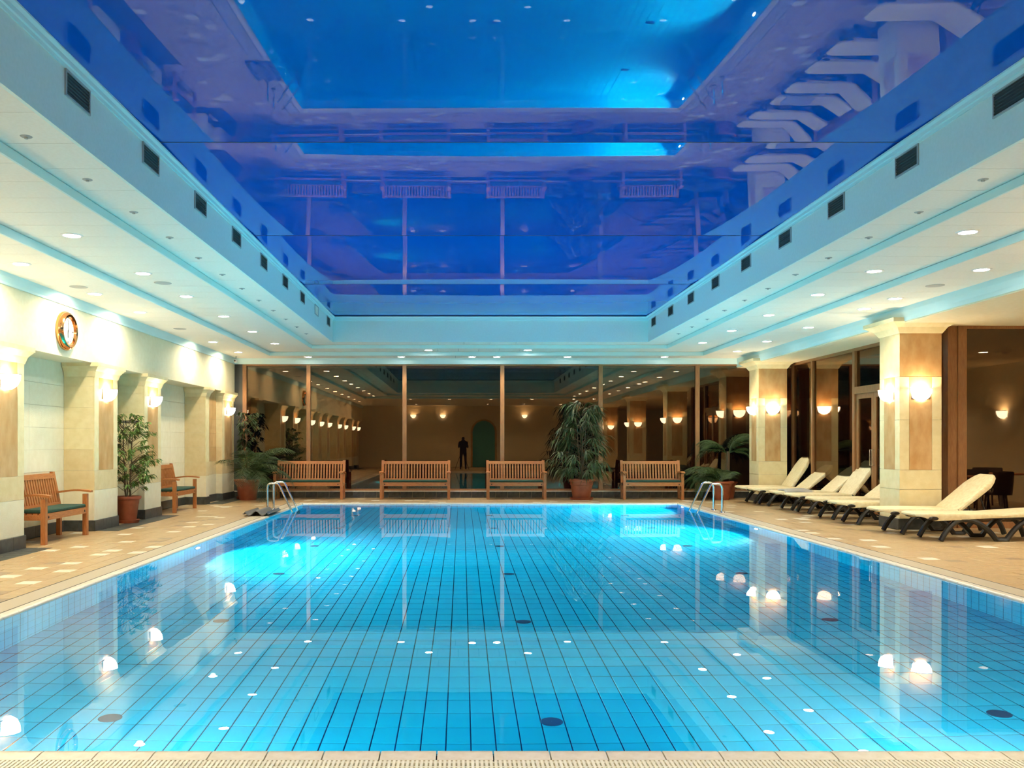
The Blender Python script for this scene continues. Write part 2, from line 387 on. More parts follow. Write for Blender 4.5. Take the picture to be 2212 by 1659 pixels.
# ------------------------------------------------------------------ left wall: back, niches, entablature
wall_left = MB()
wall_left.box(-6.8, NB-.02, YR, YF, 0, 3.37)                 # niche back
wall_left = obj('wall_left', wall_left, 'walljoint', kind='structure', label='cream wall with niches between pilasters')
ent = MB().box(-6.8, WL, YR, YF, 2.63, 3.60)
obj('entablature', ent, 'plaster', wall_left)
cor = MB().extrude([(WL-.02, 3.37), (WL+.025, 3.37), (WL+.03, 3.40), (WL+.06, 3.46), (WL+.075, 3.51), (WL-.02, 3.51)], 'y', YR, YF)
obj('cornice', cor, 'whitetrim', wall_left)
COURSE = [.17, .64, .95, 1.28, 1.61, 1.94, 2.27, 2.63]
def slab(parent, x0, x1, y0, y1, z0, z1, m, name='stone_slab'):
    g = .0014
    if x1-x0 < y1-y0: return obj(name, MB().box(x0, x1, y0+g, y1-g, z0+g, z1-g), m, parent)
    return obj(name, MB().box(x0+g, x1-g, y0, y1, z0+g, z1-g), m, parent)
niches = [(PIL[i][1], PIL[i+1][0]) for i in range(len(PIL)-1)]
for a, b in niches:
    back = NB if (a, b) != niches[-1] else -5.90
    n = max(1, round((b-a)/1.15)); d = (b-a)/n
    for i in range(n):
        for q in range(len(COURSE)-1):
            m = 'pale'
            if back > NB: m = 'pale' if q == 0 else 'brown' if q > 1 else 'tan'
            slab(wall_left, back-.02 if back == NB else back-.3, back, a+i*d, a+(i+1)*d, COURSE[q], COURSE[q+1], m)
base_l = MB().box(-6.6, NB+.005, YR, YF, 0, .02)
baseboard = obj('baseboard_left', base_l, 'grout', kind='structure', label='dark slate plinth along the niche wall')
pm = {}
def plinth_tile(parent, x0, x1, y0, y1, z1=.17):
    obj('plinth_tile', MB().chbox(x0, x1, y0, y1, 0, z1, .004), 'slate', parent)
for a, b in niches:
    back = NB if (a, b) != niches[-1] else -5.90
    n = max(1, round((b-a)/.3)); d = (b-a)/n
    for i in range(n): plinth_tile(baseboard, back, back+.015, a+i*d+.002, a+(i+1)*d-.002)
def capital(x0, x1, y0, y1, z0, z1, fl, sides):
    """flared capital; sides = how far it spreads on (x-, x+, y-, y+)"""
    f = [s*fl for s in sides]; zm = z0+(z1-z0)*.72; m = MB()
    k = .35
    m.hexa(m.rect(x0-.01*sides[0], x1+.01*sides[1], y0-.01*sides[2], y1+.01*sides[3]), z0, m.rect(x0-f[0]*k, x1+f[1]*k, y0-f[2]*k, y1+f[3]*k), z0+(zm-z0)*.55)
    m.hexa(m.rect(x0-f[0]*k, x1+f[1]*k, y0-f[2]*k, y1+f[3]*k), z0+(zm-z0)*.55, m.rect(x0-f[0]*.92, x1+f[1]*.92, y0-f[2]*.92, y1+f[3]*.92), zm)
    m.hexa(m.rect(x0-f[0], x1+f[1], y0-f[2], y1+f[3]), zm, m.rect(x0-f[0], x1+f[1], y0-f[2], y1+f[3]), z1)
    return m
def sconce(parent_loc, rz, label, power=1.0):
    """half bowl uplight; local +X points away from the wall"""
    t = thing('wall_sconce', label, 'wall lamp', parent_loc, rz, 'half bowl wall sconces')
    prof = [(.004, -.19), (.065, -.178), (.12, -.135), (.152, -.07), (.162, 0)]
    m = MB().lathe(prof, 10, (0.012, 0, 0), a0=-PI/2, a1=PI/2)
    obj('bowl', m, 'bowl', t, smooth=True)
    obj('back_plate', MB().box(.001, .012, -.15, .15, -.16, .0), 'steel', t)
    m = MB().lathe([(.152, .0), (.168, .0), (.168, .008), (.152, .008)], 14, (.012, 0, 0), a0=-PI/2, a1=PI/2)
    obj('rim', m, 'steel', t, smooth=True)
    lamp('bulb_light', 'POINT', (.085, 0, -.035), P_SCONCE*power, WARM, t, .03)
    return t
PLAB = {6: 'at the near side of the clock bench niche', 7: 'between the clock bench and the ficus', 8: 'between the ficus and the second niche bench', 9: 'just beyond the second niche bench', 10: 'in the far corner beside the glass'}
for i, (a, b) in enumerate(PIL):
    where = PLAB.get(i, 'out of frame, %s from the rear wall' % ORD[i])
    vis = i >= 6; last = i == 10; thin = i == 9
    p = obj('pilaster', MB().box(-6.5, WL-.012, a+.012, b-.012, 0, 2.5), 'walljoint', kind='structure',
            label='cream stone pilaster %s' % where)
    x0, xf = NB, WL
    for q in range(len(COURSE)-1):          # side slabs
        z0, z1 = COURSE[q], min(COURSE[q+1], 2.44)
        m = 'pale' if q == 0 else 'tan' if q < 3 else 'cream'
        slab(p, x0, xf-.02, a, a+.012, z0, z1, m if not thin else ('pale' if q == 0 else 'tan'))
        slab(p, x0, xf-.02, b-.012, b, z0, z1, m)
    for q in range(2): slab(p, xf-.02, xf, a, b, COURSE[q], COURSE[q+1], ('pale', 'tan')[q], 'front_slab')
    w = b-a
    if thin: slab(p, xf-.02, xf, a, b, .95, 2.44, 'cream', 'front_slab')
    else:
        slab(p, xf-.02, xf, a, a+.18*w, .95, 2.44, 'cream', 'front_slab'); slab(p, xf-.02, xf, b-.18*w, b, .95, 2.44, 'cream', 'front_slab')
        slab(p, xf-.02, xf-.003, a+.18*w, b-.18*w, .95, 2.44, 'brown', 'front_panel')
    n = max(1, round(w/.3)); d = w/n
    for k in range(n): plinth_tile(p, xf, xf+.018, a+k*d+.002-(.018 if k == 0 else 0), a+(k+1)*d-.002+(.018 if k == n-1 else 0))
    for k in range(2):
        plinth_tile(p, x0+k*.24, x0+(k+1)*.24-.004, a-.016, a-.001)
        plinth_tile(p, x0+k*.24, x0+(k+1)*.24-.004, b+.001, b+.016)
    cp = capital(-6.22, WL, a, b, 2.42, 2.635, .10, (0, 1, 1, 1 if not last else 0))
    obj('capital', cp, 'cream', p)
    if not thin:
        sconce((WL, (a+b)/2, 2.24), 0, 'glowing half bowl sconce on the pilaster %s' % where)

# ------------------------------------------------------------------ ceiling
ceiling = obj('ceiling', MB().box(-6.8, BX+.2, YR-.2, YF+.2, 4.45, 4.6), 'white', kind='structure', label='stepped white ceiling around a recessed mirror field')
def ring(inner, outer, z, skip_r=None, width=.6):
    ix0, ix1, iy0, iy1 = inner; ox0, ox1, oy0, oy1 = outer; cache = {}
    def row(x0, x1, y0, y1, along):
        L = (y1-y0) if along == 'y' else (x1-x0); n = max(1, round(L/width)); d = L/n; g = .003
        dx, dy = (x1-x0, d) if along == 'y' else (d, y1-y0)
        key = (round(dx, 3), round(dy, 3))
        if key not in cache:
            bb = MB().box(-dx/2+g, dx/2-g, -dy/2+g, dy/2-g, 0, .012); cache[key] = bb.mesh('ceiling_panel', 'white')
        for i in range(n):
            c = (x0+dx/2, y0+(i+.5)*d, z) if along == 'y' else (x0+(i+.5)*d, y0+dy/2, z)
            obj('ceiling_panel', cache[key], parent=ceiling, loc=c)
    row(ox0, ix0, oy0, oy1, 'y'); row(ix1, ox1, oy0, oy1, 'y'); row(ix0, ix1, iy1, oy1, 'x'); row(ix0, ix1, oy0, iy0, 'x')
    bk = MB()
    for a in ((ox0, ix0, oy0, oy1), (ix1, ox1, oy0, oy1), (ix0, ix1, iy1, oy1), (ix0, ix1, oy0, iy0)): bk.box(a[0]+.012, a[1]-.012, a[2]+.012, a[3]-.012, z+.013, z+.03)
    obj('ceiling_backing', bk, 'gap', ceiling)
R3 = (RX0, RX1, RY0, RY1); O3 = (-3.53, 4.82, 3.6, 20.6); O2 = (-4.69, 5.88, 2.5, 21.4)
ring(R3, O3, Z3, width=.62); ring(O3, O2, Z2, width=.5)
ring(O2, (WL, CX0, 1.0, YF), Z1, width=.5)
obj('ceiling_soffit', MB().box(WL, CX0, YR, 1.0, Z1, Z1+.05), 'white', ceiling)
def riser(rect, z0, z1, t=.02, name='ceiling_riser'):
    x0, x1, y0, y1 = rect; m = MB()
    zt = z1-.006
    m.box(x0-.002, x0+t, y0, y1, z0-.006, zt); m.box(x1-t, x1+.002, y0, y1, z0-.006, zt); m.box(x0, x1, y0-.002, y0+t, z0-.006, zt); m.box(x0, x1, y1-t, y1+.002, z0-.006, zt)
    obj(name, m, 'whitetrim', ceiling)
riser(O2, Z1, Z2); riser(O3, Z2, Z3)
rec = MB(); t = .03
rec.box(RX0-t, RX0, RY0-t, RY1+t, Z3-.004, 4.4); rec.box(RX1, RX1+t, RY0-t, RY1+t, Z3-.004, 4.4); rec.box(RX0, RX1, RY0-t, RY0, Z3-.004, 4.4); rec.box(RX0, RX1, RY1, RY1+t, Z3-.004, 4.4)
obj('recess_face', rec, 'poolglow', ceiling)
mo = MB()
def mprof(s, o): return [(o, 4.155), (o+s*.012, 4.155), (o+s*.016, 4.18), (o+s*.03, 4.185), (o+s*.035, 4.215), (o+s*.055, 4.235), (o+s*.055, 4.252), (o, 4.252)]
mo.extrude(mprof(1, RX0), 'y', RY0, RY1); mo.extrude(mprof(-1, RX1), 'y', RY0, RY1)
for s, o in ((1, RY0), (-1, RY1)): mo.extrude(mprof(s, o), 'x', RX0, RX1)
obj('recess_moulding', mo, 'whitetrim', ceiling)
ed = MB(); ed.box(RX0, RX0+.02, RY0, RY1, 4.253, 4.275); ed.box(RX1-.02, RX1, RY0, RY1, 4.253, 4.275); ed.box(RX0, RX1, RY1-.02, RY1, 4.253, 4.275); ed.box(RX0, RX1, RY0, RY0+.02, 4.253, 4.275)
obj('film_gasket', ed, 'gap', ceiling)
# four sagging mirror film panels
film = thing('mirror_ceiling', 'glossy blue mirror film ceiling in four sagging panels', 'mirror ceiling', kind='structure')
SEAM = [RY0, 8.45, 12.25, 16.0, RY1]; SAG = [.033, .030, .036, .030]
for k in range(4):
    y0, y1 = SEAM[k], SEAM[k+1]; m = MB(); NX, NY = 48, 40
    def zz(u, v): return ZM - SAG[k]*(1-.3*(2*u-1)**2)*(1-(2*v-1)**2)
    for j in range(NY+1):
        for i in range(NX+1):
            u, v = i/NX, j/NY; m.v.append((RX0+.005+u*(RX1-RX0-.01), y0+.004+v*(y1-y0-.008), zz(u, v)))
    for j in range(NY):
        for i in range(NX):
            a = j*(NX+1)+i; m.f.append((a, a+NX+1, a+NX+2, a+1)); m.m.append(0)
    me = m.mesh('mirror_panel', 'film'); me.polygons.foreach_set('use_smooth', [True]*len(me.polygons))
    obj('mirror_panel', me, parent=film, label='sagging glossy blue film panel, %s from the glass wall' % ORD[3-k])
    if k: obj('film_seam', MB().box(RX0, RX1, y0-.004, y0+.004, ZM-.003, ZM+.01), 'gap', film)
# far cornice above the glass, beam and bay ceiling on the right
obj('far_cornice', MB().extrude([(22.16, 3.37), (22.4, 3.37), (22.4, 3.51), (22.10, 3.51), (22.13, 3.46)], 'x', WL, GX+.1), 'whitetrim', ceiling)
obj('far_lintel', MB().box(WL-1, GX+1, 22.4, 22.6, 3.3, 4.4), 'plaster', ceiling)
bm_ = MB().box(CX0, GX+.12, YR, YF, 3.28, 3.70); bm_.box(GX+.12, BX, YR, GY+.1, 3.28, 3.7)
obj('column_beam', bm_, 'plaster', ceiling)
obj('beam_cornice', MB().extrude([(CX0, 3.30), (CX0-.02, 3.30), (CX0-.03, 3.36), (CX0-.06, 3.44), (CX0-.075, 3.51), (CX0, 3.51)], 'y', YR, YF), 'whitetrim', ceiling)

# ------------------------------------------------------------------ far glazing
def timber(parent, x0, x1, y0, y1, z0, z1, name='window_frame', m='frame'): return obj(name, MB().box(x0, x1, y0, y1, z0, z1), m, parent)
MUL = [-5.50, -3.885, -1.455, 1.02, 3.51, 5.96, 7.86]
for i in range(6):
    w = thing('window_%d' % (i+1), 'tall dark glass bay of the far wall, %s from the clock wall' % ORD[i], 'window', ((MUL[i]+MUL[i+1])/2, YF, 0), kind='structure')
    c = (MUL[i]+MUL[i+1])/2; h = (MUL[i+1]-MUL[i])/2
    obj('pane', MB().box(-h+.02, h-.02, -.006, .006, .2, 3.34), 'pane', w)
    timber(w, -h-.05, -h+.05, -.06, .05, .17, 3.37, 'mullion')
    if i == 5: timber(w, h-.05, h+.05, -.06, .05, .17, 3.37, 'mullion')
    timber(w, -h+.05, h-.05, -.05, .05, 3.33, 3.37, 'top_rail'); timber(w, -h+.05, h-.05, -.05, .05, .17, .22, 'bottom_rail')
jamb = obj('trim_1', MB().box(WL-.1, MUL[0]-.05, YF-.06, YF+.06, 0, 3.4), 'gap', kind='structure', label='dark jamb where the glass meets the left wall')
sill = obj('trim_2', MB().box(WL, GX, YF-.14, YF+.1, .155, .172), 'coping', kind='structure', label='thin pale sill under the far glass')
baseboard_far = obj('baseboard_far', MB().box(WL, GX, YF-.10, YF+.1, 0, .155), 'grout', kind='structure', label='low dark tiled plinth under the far glass')
k = int((GX-WL)/.3)
bt = MB().chbox(-.147, .147, -.015, 0, 0, .153, .003).mesh('plinth_tile', 'slate')
for i in range(k): obj('plinth_tile', bt, parent=baseboard_far, loc=(WL+.15+i*.3, YF-.10, 0))

# ------------------------------------------------------------------ right columns
def column(y, label, vis):
    c = obj('column', MB().box(CX0+.012, CX1-.012, y+.012, y+.67-.012, 0, 3.3), 'walljoint', kind='structure', label=label)
    w = .67
    zs = [(.17, .64, 'cream'), (.64, .95, 'cream')]
    def face(side, a, b, z0, z1, m, name, d=.012):
        g = .0025
        if side == 'f': o = MB().box(CX0+a*w+g, CX0+b*w-g, y, y+d+.004, z0+g, z1-g)
        elif side == 'b': o = MB().box(CX0+a*w+g, CX0+b*w-g, y+w-d-.004, y+w, z0+g, z1-g)
        elif side == 'l': o = MB().box(CX0, CX0+d+.004, y+a*w+g, y+b*w-g, z0+g, z1-g)
        else: o = MB().box(CX1-d-.004, CX1, y+a*w+g, y+b*w-g, z0+g, z1-g)
        obj(name, o, m, c)
    for sd in 'fblr':
        for z0, z1, m in zs: face(sd, 0, 1, z0, z1, m, 'stone_slab')
        p0, p1 = .23, .77
        face(sd, 0, p0, .95, 1.75, 'cream', 'stone_slab'); face(sd, p1, 1, .95, 1.75, 'cream', 'stone_slab')
        face(sd, 0, p0, 1.75, 2.44, 'cream', 'stone_slab'); face(sd, p1, 1, 1.75, 2.44, 'cream', 'stone_slab')
        face(sd, p0, p1, .95, 2.44, 'brown', 'front_panel', .010)
        face(sd, 0, 1, 2.44, 3.18, 'tan' if sd == 'l' else 'brown', 'stone_slab')  # pool side top slab is paler: light falling there put into its colour
        for k in range(2):
            a, b = k*w/2+.002, (k+1)*w/2-.002
            if sd == 'f': o = MB().box(CX0+a, CX0+b, y-.015, y-.001, 0, .17)
            elif sd == 'b': o = MB().box(CX0+a, CX0+b, y+w+.001, y+w+.015, 0, .17)
            elif sd == 'l': o = MB().box(CX0-.015, CX0-.001, y+a, y+b, 0, .17)
            else: o = MB().box(CX1+.001, CX1+.015, y+a, y+b, 0, .17)
            obj('plinth_tile', o, 'slate', c)
    obj('capital', capital(CX0, CX1, y, y+w, 3.13, 3.36, .19, (1, 1, 1, 1)), 'cream', c)
    xm, ym = (CX0+CX1)/2, y+w/2
    sconce((xm, y, 2.24), -PI/2, 'glowing half bowl sconce on the viewer side of the %s' % vis)
    sconce((CX0, ym, 2.24), PI, 'glowing half bowl sconce on the pool side of the %s' % vis)
    sconce((xm, y+w, 2.24), PI/2, 'glowing half bowl sconce on the back of the %s' % vis)
column(20.7, 'square cream and brown stone column by the far glass', 'far column')
column(14.03, 'square cream and brown stone column between the sun loungers', 'middle column')
column(7.36, 'square cream and brown stone column beside the near pool half', 'near column')
column(.70, 'square cream and brown stone column behind the viewer', 'rear column')

# ------------------------------------------------------------------ right glazing
ZG = 3.28
def side_window(n, y0, y1, label):
    w = thing('window_%d' % n, label, 'window', (GX, (y0+y1)/2, 0), kind='structure'); h = (y1-y0)/2
    obj('pane', MB().box(-.006, .006, -h+.03, h-.03, .12, ZG-.05), 'pane', w)
    timber(w, -.05, .05, -h-.04, -h+.04, .05, ZG, 'mullion')
    timber(w, -.05, .05, -h+.04, h-.04, ZG-.06, ZG, 'top_rail'); timber(w, -.05, .05, -h+.04, h-.04, .0, .12, 'bottom_rail')
    return w
side_window(7, 21.0, 22.2, 'narrow dark glass bay beside the far column')
side_window(8, 19.8, 21.0, 'dark glass bay behind the two farthest sun loungers')
side_window(9, 17.7, 19.8, 'wide dark glass bay next to the glazed door')
dw = thing('door_1', 'brown framed double glass door with transom behind the loungers', 'door', (GX, 16.9, 0), kind='structure')
timber(dw, -.06, .06, -.86, -.78, 0, ZG, 'door_frame'); timber(dw, -.06, .06, .72, .80, 0, ZG, 'door_frame')
timber(dw, -.06, .06, -.78, .72, 2.36, 2.50, 'transom'); timber(dw, -.06, .06, -.78, .72, ZG-.06, ZG, 'top_rail')
obj('pane', MB().box(-.006, .006, -.78, .72, 2.5, ZG-.06), 'pane', dw)
for s, (a, b) in enumerate(((-.77, -.03), (-.03, .71))):
    lf = obj('door_leaf', MB().box(-.025, .025, a+.004, a+.09, .02, 2.36).box(-.025, .025, b-.09, b-.004, .02, 2.36).box(-.025, .025, a+.09, b-.09, 2.26, 2.36).box(-.025, .025, a+.09, b-.09, .02, .25), 'frame', dw)
    obj('pane', MB().box(-.005, .005, a+.09, b-.09, .25, 2.26), 'pane', lf)
    hy = (b-.045) if s == 0 else (a+.045)
    obj('handle', MB().tube([(-.03, hy, 1.25), (-.08, hy, 1.25), (-.08, hy, .95), (-.03, hy, .95)], .012), 'steel', lf, smooth=True)
side_window(10, 14.5, 16.04, 'dark glass bay behind the middle column')
post = obj('trim_3', MB().box(GX-.03, GX+.12, GY-.02, GY+.20, 0, ZG), 'frame', kind='structure', label='brown timber corner post beside the middle column')
BW = [GX+.19, 10.2, 12.4]
for i in range(2):
    w = thing('window_%d' % (11+i), ('large glass pane facing the viewer beside the timber corner post', 'glass pane facing the viewer at the bay wall')[i], 'window', ((BW[i]+BW[i+1])/2, GY, 0), kind='structure'); h = (BW[i+1]-BW[i])/2
    obj('pane', MB().box(-h+.03, h-.03, -.006, .006, .1, ZG-.05), 'pane', w)
    timber(w, -h-.07, -h+.07, -.05, .06, 0, ZG, 'mullion'); timber(w, -h+.07, h-.07, -.05, .05, ZG-.05, ZG, 'top_rail'); timber(w, -h+.07, h-.07, -.05, .05, 0, .1, 'bottom_rail')
# outer shell of the bay and the rear of the hall
wr = MB().box(BX, BX+.2, YR, GY, 0, 3.6); wr.box(12.4, BX, GY-.05, GY+.15, 0, 3.4)
wall_right = obj('wall_right', wr, 'plaster', kind='structure', label='cream wall of the side bay')
rw = MB().box(-6.8, BX+.2, YR-.2, YR, 0, 4.4)
wall_rear = obj('wall_rear', rw, 'plaster', kind='structure', label='cream rear wall with arched turquoise doorway')
def arch(x0, x1, z1, y0, y1):
    r = (x1-x0)/2; c = (x0+x1)/2
    p = [(x0, 0), (x1, 0)] + [(c+r*math.cos(PI*k/14), z1-r+r*math.sin(PI*k/14)) for k in range(15)]
    return MB().extrude(p, 'y', y0, y1)
d2 = thing('door_2', 'arched turquoise door in the rear wall', 'door', (.65+.6, YR, 0), kind='structure')
obj('door_frame', arch(-.75, .75, 2.75, .0, .04), 'brown', d2); obj('door_leaf', arch(-.64, .64, 2.66, .04, .07), 'turq', d2); obj('door_handle', MB().tube([(.5, .07, 1.0), (.5, .12, 1.0), (.42, .12, 1.0)], .012), 'steel', d2)
for q, x in enumerate((-2.8, -1.1, 3.6, 6.4)):
    sconce((x, YR, 3.0), PI/2, 'glowing half bowl sconce high on the rear wall, %s from the left' % ORD[q], 1.2)
sconce((BX, 7.5, 2.15), PI, 'glowing half bowl sconce on the side bay wall')

# ------------------------------------------------------------------ ceiling lamps, nozzles, speakers, vents
ring_m = MB().lathe([(.085, .002), (.088, -.008), (.112, -.006), (.118, .002)], 24).mesh('trim_ring', 'white2', True)
disc_m = MB().lathe([(.0005, -.006), (.088, -.004)], 24).mesh('lens', 'disc')
def downlight(x, y, z, label, power, angle, group, tilt=0):
    t = thing('downlight', label, 'downlight', (x, y, z), 0, group)
    obj('trim_ring', ring_m, parent=t); obj('lens', disc_m, parent=t)
    lamp('lamp_light', 'SPOT', (0, 0, -.02), power, WARM2 if tilt else COOL, t, .06, angle, .6, (0, tilt, 0))
LY = [19.6, 17.5, 15.4, 13.3, 11.5, 9.4, 7.2, 5.1, 3.2]
for i, y in enumerate(LY):
    z = Z2
    downlight(-4.17, y, z, 'lit downlight in the inner row above the clock side, %s from the far glass' % ORD[i], P_SPOT, 2.3, 'downlights')
    downlight(5.32, y-.15, z, 'lit downlight in the inner row above the lounger side, %s from the far glass' % ORD[i], P_SPOT, 2.3, 'downlights')
for i, y in enumerate([20.6, 18.5, 14.3, 12.55, 10.45, 8.3, 6.2, 4.1, 1.9, -.3]):
    downlight(-5.24, y, Z1, 'lit downlight washing the clock wall, %s from the far glass' % ORD[i], P_WALLSPOT, 2.85, 'wall washing downlights', .28)
for i, y in enumerate([20.4, 18.4, 16.2, 13.95, 12.95, 10.8, 8.7, 6.5, 4.3, 2.1]):
    downlight(6.38, y, Z1, 'lit downlight in the outer row beside the columns, %s from the far glass' % ORD[i], P_SPOT, 2.3, 'downlights')
for i, (x, y, z) in enumerate([(-3.8, 21.7, Z1), (-1.5, 21.7, Z1), (.25, 21.7, Z1), (.86, 21.7, Z1), (2.6, 21.7, Z1), (5.0, 21.7, Z1)]):
    downlight(x, y, z, 'lit downlight in the row before the far glass, %s from the clock wall' % ORD[i], P_SPOT*.9, 2.2, 'downlights')
for i, x in enumerate((-.8, 1.57)):
    downlight(x, 21.0, Z2, 'lit downlight %s the recess above the far benches' % ('left below', 'right below')[i], P_SPOT*.9, 2.2, 'downlights')
for i, x in enumerate((-2.5, -.6, 1.4, 3.4, 5.4)):
    downlight(x, 1.9, Z1, 'lit downlight in the row behind the viewer, %s from the clock wall' % ORD[i], P_SPOT*1.8, 2.3, 'downlights')
    downlight(x, -3.6, Z1, 'lit downlight in the rear row, %s from the clock wall' % ORD[i], P_SPOT, 2.3, 'downlights')
for i, (x, y) in enumerate(((9.3, 11.6), (10.9, 10.2), (9.4, 7.6), (11.4, 5.0))):
    downlight(x, y, 3.28, 'lit downlight over the side bay tables, %s from the bay glass' % ORD[i], P_SPOT*2.6, 2.4, 'downlights')
noz = MB().lathe([(.045, .001), (.04, -.004), (.016, -.006)], 14).lathe([(.016, -.006), (.014, -.018), (.001, -.02)], 10)
noz_m = noz.mesh('rose', 'ventframe', True)
for s, x in enumerate((-3.27, 4.55)):
    for i in range(12):
        o = obj('sprinkler_head', noz_m, loc=(x, 6.6+1.08*i, Z3))
        tag(o, 'small ceiling sprinkler on the %s side, %s from the viewer' % (('clock', 'lounger')[s], ORD[i]), 'sprinkler', 'ceiling sprinklers')
sp_m = MB().lathe([(.0005, -.004), (.10, -.006), (.115, -.004), (.12, .001)], 24).mesh('speaker_grille', 'ventframe', True)
for x, y, z, l in ((-5.23, 12.0, Z1, 'unlit round ceiling speaker above the clock'), (-4.15, 12.2, Z2, 'unlit round ceiling speaker in the inner ceiling band, clock side'),
                   (-5.26, 16.4, Z1, 'unlit round ceiling speaker above the second left bench'), (6.40, 11.9, Z1, 'unlit round ceiling speaker above the near loungers')):
    tag(obj('ceiling_speaker', sp_m, loc=(x, y, z)), l, 'speaker', 'ceiling speakers')
def vent(x, y, s, label, pale=False):
    t = thing('air_vent', label, 'vent', (x, y, 4.055), 0 if s > 0 else PI, 'recess air vents')
    f = MB(); f.box(0, .014, -.215, .215, .085, .10).box(0, .014, -.215, .215, -.10, -.085).box(0, .014, -.215, -.20, -.085, .085).box(0, .014, .20, .215, -.085, .085)
    obj('vent_frame', f, 'ventframe', t); obj('vent_back', MB().box(.0005, .003, -.20, .20, -.085, .085), 'vent' if not pale else 'white', t)
    for k in range(6): obj('slat', MB().extrude([(.004, -.075+k*.027), (.011, -.070+k*.027), (.011, -.067+k*.027), (.004, -.072+k*.027)], 'y', -.20, .20), 'vent' if not pale else 'white', t)
for i in range(9):
    y = 6.72+1.575*i
    vent(RX0, y, 1, '%s wall vent in the recess on the clock side, %s from the viewer' % ('pale' if i == 7 else 'dark', ORD[i]), i == 7)
    vent(RX1, y+.06, -1, 'dark wall vent in the recess on the lounger side, %s from the viewer' % ORD[i])

# ------------------------------------------------------------------ benches
def bench(loc, rz, width, label, group):
    t = thing('wooden_bench', label, 'bench', loc, rz, group); w = width/2; D = .50
    for s in (-1, 1):
        x = s*(w-.035)
        obj('leg', MB().box(x-.032, x+.032, -D/2, -D/2+.065, 0, .62), 'teak', t)
        rp = [(D/2-.10, 0), (D/2-.04, 0), (D/2-.045, .40), (D/2+.06, .95), (D/2+.01, .95), (D/2-.10, .40)]
        obj('leg', MB().extrude(rp, 'x', x-.032, x+.032), 'teak', t)
        top = [(-D/2-.06+.6*k/8, .625+.035*math.sin(PI*min(1, (k+1.2)/8))) for k in range(9)]
        prof = [(p[0], p[1]) for p in top]+[(p[0], p[1]+.028) for p in reversed(top)]
        obj('armrest', MB().extrude(prof, 'x', x-.045, x+.045), 'teakrail', t)
        obj('side_rail', MB().box(x-.018, x+.018, -D/2+.065, D/2-.09, .33, .40), 'teakrail', t)
        obj('bolt_cap', MB().box(s*(w-.12)-.012, s*(w-.12)+.012, -D/2+.006, -D/2+.011, .355, .385), 'ink', t)
    obj('front_rail', MB().box(-w+.067, w-.067, -D/2+.01, -D/2+.045, .33, .42), 'teakrail', t)
    for k in range(5):
        y = -D/2+.05+k*.082; obj('seat_slat', MB().box(-w+.05, w-.05, y, y+.06, .40, .42), 'teakrail', t)
    def by(z): return D/2-.045-.055+(z-.40)/.55*.105
    def rail(z0, z1): return MB().extrude([(by(z0)+.0, z0), (by(z0)+.035, z0), (by(z1)+.035, z1), (by(z1), z1)], 'x', -w+.067, w-.067)
    obj('top_rail', rail(.855, .93), 'teakrail', t); obj('lower_rail', rail(.44, .50), 'teakrail', t)
    n = max(4, round((width-.14)/.071)); p = (width-.14)/n
    z0, z1 = .50, .855
    sm = MB().extrude([(by(z0)+.008, z0), (by(z0)+.024, z0), (by(z1)+.024, z1), (by(z1)+.008, z1)], 'x', -.019, .019).mesh('back_slat', 'teak')
    for k in range(n): obj('back_slat', sm, parent=t, loc=(-w+.07+(k+.5)*p, 0, 0))
    c = MB(); xs, y0, y1 = w-.08, -D/2+.01, D/2-.10; rr = []
    for z, q in ((.422, .012), (.432, .002), (.455, 0), (.468, .012), (.472, .05)):
        rr.append([(-xs+q, y0+q, z), (xs-q, y0+q, z), (xs-q, y1-q, z), (-xs+q, y1-q, z)])
    c.loft(rr); obj('cushion', c, 'cushion', t, label='dark green seat cushion')
    return t
g1 = 'wooden benches along the far glass'; g2 = 'wooden benches in the wall niches'
BY = 21.72
bench((-3.76, BY, 0), 0, 1.70, 'slatted wooden bench beside the potted palm under the far glass', g1)
bench((-1.15, BY, 0), 0, 1.72, 'slatted wooden bench second from the palm under the far glass', g1)
bench((1.335, BY, 0), 0, 1.46, 'slatted wooden bench between the second bench and the tall bamboo pot', g1)
bench((4.68, BY-.03, 0), -.03, 1.48, 'slatted wooden bench right of the tall bamboo pot', g1)
bench((-5.87, 12.55, 0), PI/2, 1.38, 'slatted wooden bench with green cushion in the niche below the clock', g2)
bench((-5.87, 17.95, 0), PI/2, 1.38, 'slatted wooden bench with green cushion in the niche behind the ficus', g2)

